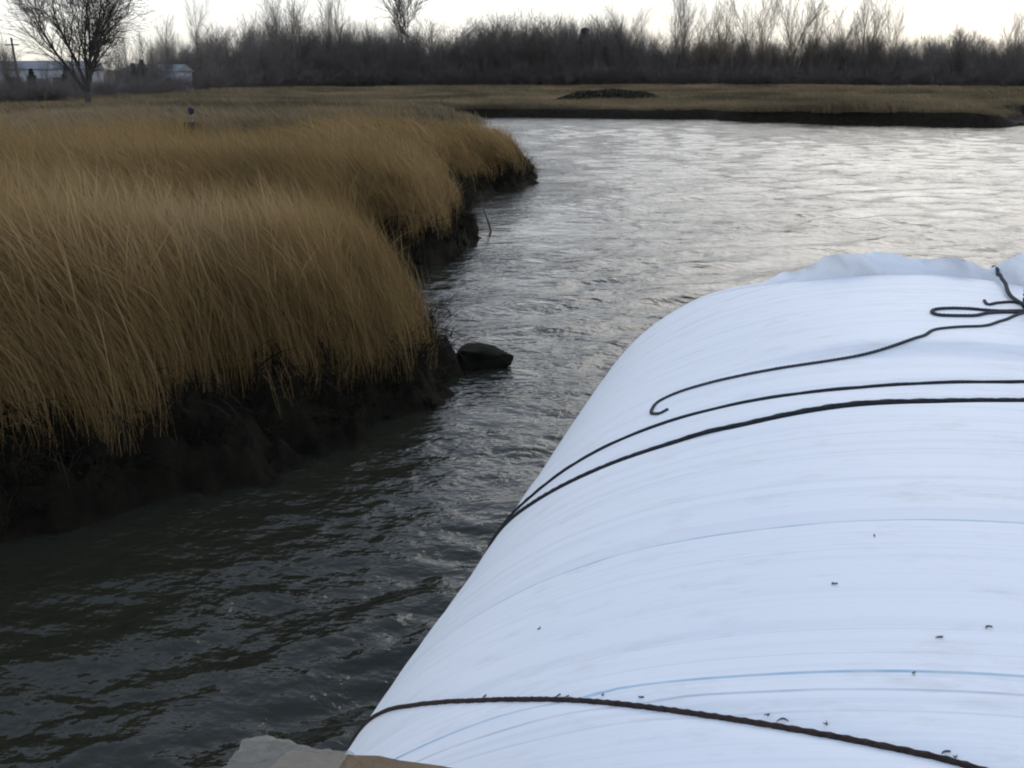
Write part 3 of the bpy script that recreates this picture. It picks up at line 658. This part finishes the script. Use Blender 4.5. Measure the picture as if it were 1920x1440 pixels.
def fabric_mat():
    m = bpy.data.materials.new('white_woven_fabric'); m.use_nodes = True; t = m.node_tree; b = t.nodes['Principled BSDF']
    b.inputs['Roughness'].default_value = .55; b.inputs['Specular IOR Level'].default_value = .3
    co = N(t, 'ShaderNodeTexCoord'); sp = N(t, 'ShaderNodeSeparateXYZ'); t.links.new(co.outputs['Object'], sp.inputs[0])
    # slow drift so the woven lines are not ruler straight
    nd = N(t, 'ShaderNodeTexNoise', inp={'Scale': 1.1, 'Detail': 1.0}); t.links.new(co.outputs['Object'], nd.inputs['Vector'])
    sy = N(t, 'ShaderNodeMath', operation='MULTIPLY_ADD'); sy.inputs[1].default_value = .02; t.links.new(nd.outputs['Fac'], sy.inputs[0]); t.links.new(sp.outputs['Y'], sy.inputs[2])
    Yc = sy.outputs[0]
    # 1-D noise along the load: faint weave bands
    nb = N(t, 'ShaderNodeTexNoise', noise_dimensions='1D', inp={'Scale': 16.0, 'Detail': 6.0, 'Roughness': .75}); t.links.new(Yc, nb.inputs['W'])
    rb = N(t, 'ShaderNodeValToRGB'); e = rb.color_ramp.elements; e[0].position = .36; e[0].color = (.70, .735, .79, 1); e[1].position = .5; e[1].color = (.76, .785, .83, 1)
    t.links.new(nb.outputs['Fac'], rb.inputs['Fac'])
    col = rb.outputs['Color']
    # coloured selvedge threads at measured places
    nbk = N(t, 'ShaderNodeTexNoise', inp={'Scale': 7.0, 'Detail': 3.0}); t.links.new(co.outputs['Object'], nbk.inputs['Vector'])
    for s0_, w, c, k in ((1.494, .0042, (.16, .38, .56), .95), (1.443, .0035, (.38, .41, .52), .75), (1.387, .003, (.45, .5, .56), .4), (1.625, .002, (.5, .52, .58), .4),
                         (1.55, .002, (.5, .5, .58), .35), (1.93, .002, (.5, .55, .56), .35), (2.06, .0035, (.26, .44, .52), .8), (2.30, .003, (.5, .55, .58), .3), (2.48, .004, (.45, .48, .55), .45), (2.62, .003, (.5, .5, .55), .3),
                         (4.88, .006, (.38, .28, .36), .6), (4.45, .006, (.5, .52, .6), .35), (4.15, .005, (.5, .52, .6), .25), (3.9, .006, (.5, .55, .6), .3)):
        d_ = N(t, 'ShaderNodeMath', operation='SUBTRACT'); t.links.new(Yc, d_.inputs[0]); d_.inputs[1].default_value = s0_
        ab = N(t, 'ShaderNodeMath', operation='ABSOLUTE'); t.links.new(d_.outputs[0], ab.inputs[0])
        mr = N(t, 'ShaderNodeMapRange'); mr.inputs['From Min'].default_value = w * .5; mr.inputs['From Max'].default_value = w * 1.3; mr.inputs['To Min'].default_value = k; mr.inputs['To Max'].default_value = 0
        t.links.new(ab.outputs[0], mr.inputs['Value'])
        ml = N(t, 'ShaderNodeMath', operation='MULTIPLY'); t.links.new(mr.outputs[0], ml.inputs[0]); 
        brk = N(t, 'ShaderNodeMapRange'); brk.inputs['From Min'].default_value = .35; brk.inputs['From Max'].default_value = .6; brk.inputs['To Min'].default_value = .45
        t.links.new(nbk.outputs['Fac'], brk.inputs['Value']); t.links.new(brk.outputs[0], ml.inputs[1])
        mx_ = N(t, 'ShaderNodeMix', data_type='RGBA'); t.links.new(ml.outputs[0], mx_.inputs['Factor']); t.links.new(col, mx_.inputs['A']); mx_.inputs['B'].default_value = (*c, 1)
        col = mx_.outputs['Result']
    # grubby smudges
    mp_ = N(t, 'ShaderNodeMapping'); mp_.inputs['Scale'].default_value = (2.2, 7, 2.2); t.links.new(co.outputs['Object'], mp_.inputs['Vector'])
    ng = N(t, 'ShaderNodeTexNoise', inp={'Scale': 2.6, 'Detail': 7.0, 'Roughness': .7}); t.links.new(mp_.outputs['Vector'], ng.inputs['Vector'])
    rg = N(t, 'ShaderNodeMapRange'); rg.inputs['From Min'].default_value = .54; rg.inputs['From Max'].default_value = .78; rg.inputs['To Max'].default_value = .55; t.links.new(ng.outputs['Fac'], rg.inputs['Value'])
    mg = N(t, 'ShaderNodeMix', data_type='RGBA'); t.links.new(rg.outputs[0], mg.inputs['Factor']); t.links.new(col, mg.inputs['A']); mg.inputs['B'].default_value = (.50, .47, .46, 1)
    t.links.new(mg.outputs['Result'], b.inputs['Base Color'])
    wv = N(t, 'ShaderNodeTexNoise', noise_dimensions='1D', inp={'Scale': 60.0, 'Detail': 3.0}); t.links.new(Yc, wv.inputs['W'])
    bp = N(t, 'ShaderNodeBump', inp={'Strength': .25, 'Distance': .004}); t.links.new(wv.outputs['Fac'], bp.inputs['Height']); t.links.new(bp.outputs['Normal'], b.inputs['Normal'])
    return m
M['fabric'] = fabric_mat(); me.materials.append(M['fabric'])
fb = link(bpy.data.objects.new('fabric', me)); fb.parent = load
# standing seam flap at the far end
npf = 300; ph = np.linspace(-.62, 1.2, npf); V = []; nh = 7
FT = np.array([-.62, -.49, -.43, -.365, -.29, -.24, -.20, -.13, -.02, .02, .06, .10, .13, .15, .17, .225, .3, .5, .8, 1.2])
FH = np.array([.004, .012, .03, .062, .10, .124, .128, .10, .080, .084, .098, .085, .064, .075, .11, .165, .17, .12, .06, .02])
for i in range(npf):
    hgt = float(np.interp(ph[i], FT, FH))
    bt, bs, bz = load_surface(4.885, ph[i], 0)
    for j in range(nh):
        u = j / (nh - 1); lean_ = .05 * u + .035 * math.sin(ph[i] * 19 + u * 3) * u + .022 * math.sin(ph[i] * 47 + 2 * u) * u + .012 * math.sin(ph[i] * 101 + 5 * u) * u
        V.append((bt + math.sin(ph[i]) * hgt * u * .6, bs + lean_, bz - .012 + hgt * u * .96 + .008 * u * math.sin(ph[i] * 40)))
n0 = len(V); V = np.array(V); V2 = V.copy(); V2[:, 1] += .006
Qf = grid_quads(npf, nh); me = fast_mesh('seam_flap', np.concatenate([V, V2]), np.concatenate([Qf, Qf[:, ::-1] + n0]))
me.materials.append(M['fabric']); fl = link(bpy.data.objects.new('seam_flap', me)); fl.parent = load
tag(load, 'huge rounded bundle in white woven fabric with thin blue lines, lying on the barge', 'wrapped load')

def smooth_path(P, n):
    P = np.array(P, float); d_ = np.r_[0, np.cumsum(np.linalg.norm(np.diff(P, axis=0), axis=1) + 1e-6)]; u = np.linspace(0, d_[-1], n)
    T = np.gradient(P, d_, axis=0); idx = np.clip(np.searchsorted(d_, u) - 1, 0, len(P) - 2); h = (d_[idx + 1] - d_[idx])[:, None]; w = ((u - d_[idx])[:, None]) / h
    return (2 * w ** 3 - 3 * w ** 2 + 1) * P[idx] + (w ** 3 - 2 * w ** 2 + w) * h * T[idx] + (-2 * w ** 3 + 3 * w ** 2) * P[idx + 1] + (w ** 3 - w ** 2) * h * T[idx + 1]
def rope_mesh(name, P, r_, mat_, twist=3, sides=9, pitch=7.0, rfun=None):
    """laid rope: a fluted tube whose strands spiral along the path"""
    P = np.array(P); n = len(P); T = np.gradient(P, axis=0); T /= np.linalg.norm(T, axis=1)[:, None] + 1e-9
    up = np.array([0, 0, 1.0]); U = np.cross(T, up); nn = np.linalg.norm(U, axis=1)[:, None]; U = np.where(nn > .05, U / (nn + 1e-9), np.array([1.0, 0, 0])); W = np.cross(U, T)
    L = np.r_[0, np.cumsum(np.linalg.norm(np.diff(P, axis=0), axis=1))]
    a = np.linspace(0, 2 * math.pi, sides, endpoint=False)[None]; rot_ = (L / (r_ * pitch) * 2 * math.pi)[:, None]
    rr = r_ * (1 + .16 * np.cos(twist * (a - rot_ * 1)))
    if rfun is not None: rr = rr * rfun(L / L[-1])[:, None]
    V = P[:, None] + rr[..., None] * (np.cos(a)[..., None] * U[:, None] + np.sin(a)[..., None] * W[:, None])
    i = np.arange(n - 1)[:, None] * sides; k = np.arange(sides)[None]; k2 = (k + 1) % sides
    Qr = np.stack([i + k, i + k2, i + sides + k2, i + sides + k], -1).reshape(-1, 4)
    me = fast_mesh(name, V.reshape(-1, 3), Qr); me.materials.append(mat_); return me
def rope_on_load(name, sp, r_, mat_, label, cat='rope', n=420, lift=.45, zadd=None, rfun=None):
    sp = np.array(sp, float); sp_s = smooth_path(np.c_[sp, np.zeros(len(sp))], n)[:, :2]
    t__, s__, z__ = load_surface(sp_s[:, 0], sp_s[:, 1], r_ * lift)
    if zadd is not None: z__ = z__ + np.interp(np.linspace(0, 1, n), *zadd)
    me = rope_mesh(name, np.stack([t__, s__, z__], -1), r_, mat_, rfun=rfun)
    o = link(bpy.data.objects.new(name, me)); o.rotation_euler = (0, 0, root_rot)
    return tag(o, label, cat)
swell = lambda u: .85 + .4 * np.exp(-((u - .42) / .05) ** 2) + .3 * np.exp(-((u - .58) / .04) ** 2) + .15 * np.exp(-((u - .75) / .06) ** 2)
rope_on_load('lashing_rope', [(3.42, -1.95), (3.36, -1.6), (3.22, -1.25), (3.085, -1.033), (3.085, -0.893), (3.068, -0.759), (3.056, -0.65), (3.045, -0.454), (3.05, -0.257), (3.071, -0.12), (3.125, 0.015), (3.2, 0.11), (3.4, .5), (3.6, 1.2), (3.7, 1.9)],
             .0062, M['rope_black'], 'thinner black rope over the white load, joining the thicker one at its side', rfun=lambda u: 1 + 0 * u)
rope_on_load('lashing_rope', [(3.36, -1.95), (3.29, -1.6), (3.13, -1.25), (2.93, -0.994), (2.844, -0.795), (2.805, -0.602), (2.815, -0.517), (2.811, -0.445), (2.829, -0.37), (2.864, -0.261), (2.883, -0.132), (2.933, -0.005), (2.992, 0.083), (3.2, .5), (3.4, 1.2), (3.5, 1.9)],
             .0085, M['rope_black'], 'thick black rope with swollen twists over the middle of the white load', rfun=swell)
rope_on_load('loose_cord', [(3.205, -0.635), (3.185, -0.65), (3.217, -0.672), (3.289, -0.682), (3.361, -0.668), (3.385, -0.616), (3.378, -0.551), (3.367, -0.43), (3.376, -0.3), (3.446, -0.175), (3.51, -0.119), (3.642, -0.071), (3.684, -0.029), (3.707, 0.005), (3.82, 0.057), (3.985, 0.108), (4.118, 0.146)],
             .0058, M['cord_grey'], 'loose thin cord with a small hook at its end, trailing from the dark knot', 'cord')
kn = empty('tie_knot', (0, 0, 0), root_rot)
def knot_part(name, sp, r_, mat_, n=200, zadd=None):
    sp_s = smooth_path(np.c_[np.array(sp, float), np.zeros(len(sp))], n)[:, :2]; t__, s__, z__ = load_surface(sp_s[:, 0], sp_s[:, 1], r_ * .8)
    if zadd: z__ = z__ + np.interp(np.linspace(0, 1, n), *zadd)
    o = link(bpy.data.objects.new(name, rope_mesh(name, np.stack([t__, s__, z__], -1), r_, mat_))); o.parent = kn; return o
knot_part('loop', [(4.118, 0.150), (4.046, 0.115), (3.952, 0.048), (3.869, -0.003), (3.86, -0.056), (3.92, -0.07), (3.978, -0.052), (4.01, 0.009), (4.007, 0.049), (4.093, 0.124), (4.147, 0.158)], .0062, M['cord_grey'])
knot_part('short_end', [(4.253, 0.066), (4.164, 0.067), (4.241, 0.098), (4.305, 0.147), (4.284, 0.175)], .0055, M['cord_grey'])
knot_part('long_end', [(5.0, 0.160), (4.676, 0.151), (4.31, 0.143), (4.195, 0.16)], .0075, M['cord_grey'], zadd=([0, .3, 1], [.05, .02, 0]))
kt, ks, kz = load_surface(4.2, .165)
for j in range(5):
    a = np.linspace(0, 6.283, 60); P = np.stack([kt + .035 + .062 * np.cos(a), ks + .055 * np.sin(a) * (1 + .1 * j), kz + .014 + .017 * j + .008 * np.sin(a * 2 + j)], -1)
    o = link(bpy.data.objects.new('wrap', rope_mesh('wrap', P, .0105, M['knot_red' if j % 2 else 'rope_black']))); o.parent = kn
# gathered fabric neck inside the wraps
a = np.linspace(0, 6.283, 25)[:-1]; V = []; 
for zz, rr in ((-.02, .07), (.0, .055), (.05, .046), (.10, .05), (.16, .075), (.19, .06)):
    for q in a: f = 1 + .12 * math.cos(q * 6); V.append((kt + .035 + rr * f * math.cos(q), ks + rr * f * math.sin(q), kz + zz + .012 * math.cos(q * 3) * (zz > .12)))
Qn = [(i * 24 + k, i * 24 + (k + 1) % 24, (i + 1) * 24 + (k + 1) % 24, (i + 1) * 24 + k) for i in range(5) for k in range(24)]
V.append((kt + .035, ks, kz + .15)); Qn += [(5 * 24 + k, 5 * 24 + (k + 1) % 24, 144) for k in range(24)]
mesh_obj('fabric_neck', V, Qn, M['fabric'], kn, True)
tag(kn, 'dark red and black knot of wound rope with cord loops on the white load', 'knot')
rope_on_load('brown_rope', [(2.0, -1.95), (2.02, -1.6), (1.95, -1.27), (1.89, -1.15), (1.815, -1.04), (1.708, -0.914), (1.628, -0.81), (1.549, -0.7), (1.487, -0.606), (1.423, -0.507), (1.372, -0.419), (1.333, -0.344), (1.297, -0.276), (1.269, -0.223), (1.248, -0.193), (1.2, -0.12), (1.1, .1)],
             .0052, M['rope_brown'], 'dark reddish brown rope arching over the near end of the white load')
# scraps of dead leaf on the fabric
r = np.random.default_rng(33)
for i, (s0_, p0_) in enumerate([(1.597, -0.75), (1.51, -0.62), (1.499, -0.604), (1.475, -0.557), (1.447, -0.51), (1.372, -0.373), (1.362, -0.361), (1.345, -0.321), (1.476, -0.241), (1.588, -0.21), (1.628, -0.163), (1.804, -0.701), (1.277, -0.219), (1.288, -0.226), (1.971, -0.257), (1.776, -0.31)]):
    t__, s__, z__ = load_surface(s0_, p0_, .001); L = .0025 + .007 * r.random() ** 2; w_ = r.uniform(.0008, .0024); cv = r.normal() * .006; nseg = 5; V = []
    for j in range(nseg):
        u = j / (nseg - 1) - .5; ww = w_ * (1 - (2 * u) ** 2 * .8)
        V += [(u * L * 2, -ww + cv * u * u * 4, 0), (u * L * 2, ww + cv * u * u * 4, .001), (u * L * 2, cv * u * u * 4, .0025 + .002 * u)]
    F = []
    for j in range(nseg - 1):
        k = 3 * j; F += [(k, k + 3, k + 5, k + 2), (k + 2, k + 5, k + 4, k + 1), (k, k + 1, k + 4, k + 3)]
    o = mesh_obj('leaf_scrap', V, F, M['debris']); o.location = loc2w(s__, t__, z__)
    tl = math.asin(max(-.9, min(.9, math.sin(p0_) * .6))); o.rotation_euler = (0, tl, r.normal() * .9 - TH)
    tag(o, 'tiny dark scrap of dead leaf lying on the white fabric', 'leaf scrap', 'leaf scraps on the white fabric')

# board laid across the near shoulder of the load
bd = empty('board', (0, 0, 0)); 
A = Vector((-.44, 1.385, 1.68)); B = Vector((.39, 1.077, 1.774)); ax_ = (B - A).normalized(); nrm = Vector((0.06, -.12, 1)).normalized(); wd = nrm.cross(ax_).normalized() * -1
bd.location = A
def board_seg(name, u0, u1, mat_, seed, th=.022, w=.14, rag=0):
    V = []; F = []; n = 24; rr = np.random.default_rng(seed)
    for i in range(n):
        u = u0 + (u1 - u0) * i / (n - 1); j1 = (rr.random() - .5) * .004 ; e = rag * max(0, 1 - i / 5)
        for vv, tt in ((0 + j1 + e * .02, 0), (0 + j1 + e * .02, -th), (w - j1 - e * .03, -th), (w - j1 - e * .03, 0)):
            V.append(ax_ * (u + (rag * .03 * rr.random() if i == 0 else 0)) + wd * vv + nrm * (tt - e * .003))
    for i in range(n - 1):
        k = 4 * i
        for a_ in range(4): F.append((k + a_, k + (a_ + 1) % 4, k + 4 + (a_ + 1) % 4, k + 4 + a_))
    F += [(3, 2, 1, 0), (4 * n - 4, 4 * n - 3, 4 * n - 2, 4 * n - 1)]
    return mesh_obj(name, V, F, mat_, bd)
M['wood'] = mat('varnished_plank', (.13, .085, .045), .6, [(.22, .15, .085)], 5, .4, 40, stretch=(2, 2, 12))
M['tape'] = mat('frayed_grey_wrap', (.17, .16, .14), .9, [(.28, .27, .26), (.20, .165, .13)], 14, .8, 40)
L_ = (B - A).length
board_seg('plank', .075, L_, M['wood'], 1, rag=.8)
nu, nv = 60, 40; V = []
for i in range(nu):
    for j in range(nv):
        u = i / (nu - 1); v = j / (nv - 1); a_ = .015 + .19 * u + .02 * float(vnoise(np.array([v * 7.]), np.array([3.3]), 4)[0]) * (1 - u); b_ = -.012 + .172 * v
        cr_ = float(fbm(np.array([u * 6 + 1]), np.array([v * 6 + u * 3]), 6, 3, .45)[0])
        p = ax_ * a_ + wd * (b_ + .012 * float(fbm(np.array([u * 5]), np.array([7.7]), 9, 3)[0])) + nrm * (.006 + .012 * abs(cr_) * (1.3 - u) - .05 * max(0, .45 - u) ** 2 - .022 * max(0, .09 - v) / .09)
        V.append(tuple(p))
n0 = len(V); V = np.array(V); Qs = grid_quads(nu, nv); wm = fast_mesh('plastic_wrap', np.concatenate([V, V - np.array(nrm) * .0015]), np.concatenate([Qs, Qs[:, ::-1] + n0]))
pm = bpy.data.materials.new('cloudy_plastic_sheet'); pm.use_nodes = True; pb = pm.node_tree.nodes['Principled BSDF']
pb.inputs['Base Color'].default_value = (.36, .33, .28, 1); pb.inputs['Roughness'].default_value = .55; pb.inputs['Alpha'].default_value = .25
wm.materials.append(pm); tp = link(bpy.data.objects.new('plastic_wrap', wm)); tp.parent = bd
tag(bd, 'brown board with its end in crumpled cloudy plastic, laid on the load', 'board')

# barge under the load
bg_ = empty('barge', (0, 0, 0), root_rot)
def lbox(name, t0, t1, s0, s1, z0, z1, m_, bev=.02):
    V, F = boxm(t1 - t0, s1 - s0, z1 - z0, ((t0 + t1) / 2, (s0 + s1) / 2, (z0 + z1) / 2)); o = mesh_obj(name, V, F, M[m_], bg_)
    md = o.modifiers.new('bevel', 'BEVEL'); md.width = bev; md.segments = 2; return o
lbox('hull', -1.02, 3.6, -2.2, 5.0, -.25, .355, 'steel', .05)
lbox('rub_rail', -1.07, -1.022, -2.2, 5.0, .22, .32, 'rope_black', .015)
for i in range(23):
    s0_ = -2.18 + i * .312; lbox('deck_plank', -1.0, 3.58, s0_, s0_ + .300, .358, DECK, 'deck', .006)
tag(bg_, 'low steel work barge with plank deck under the white load', 'barge')
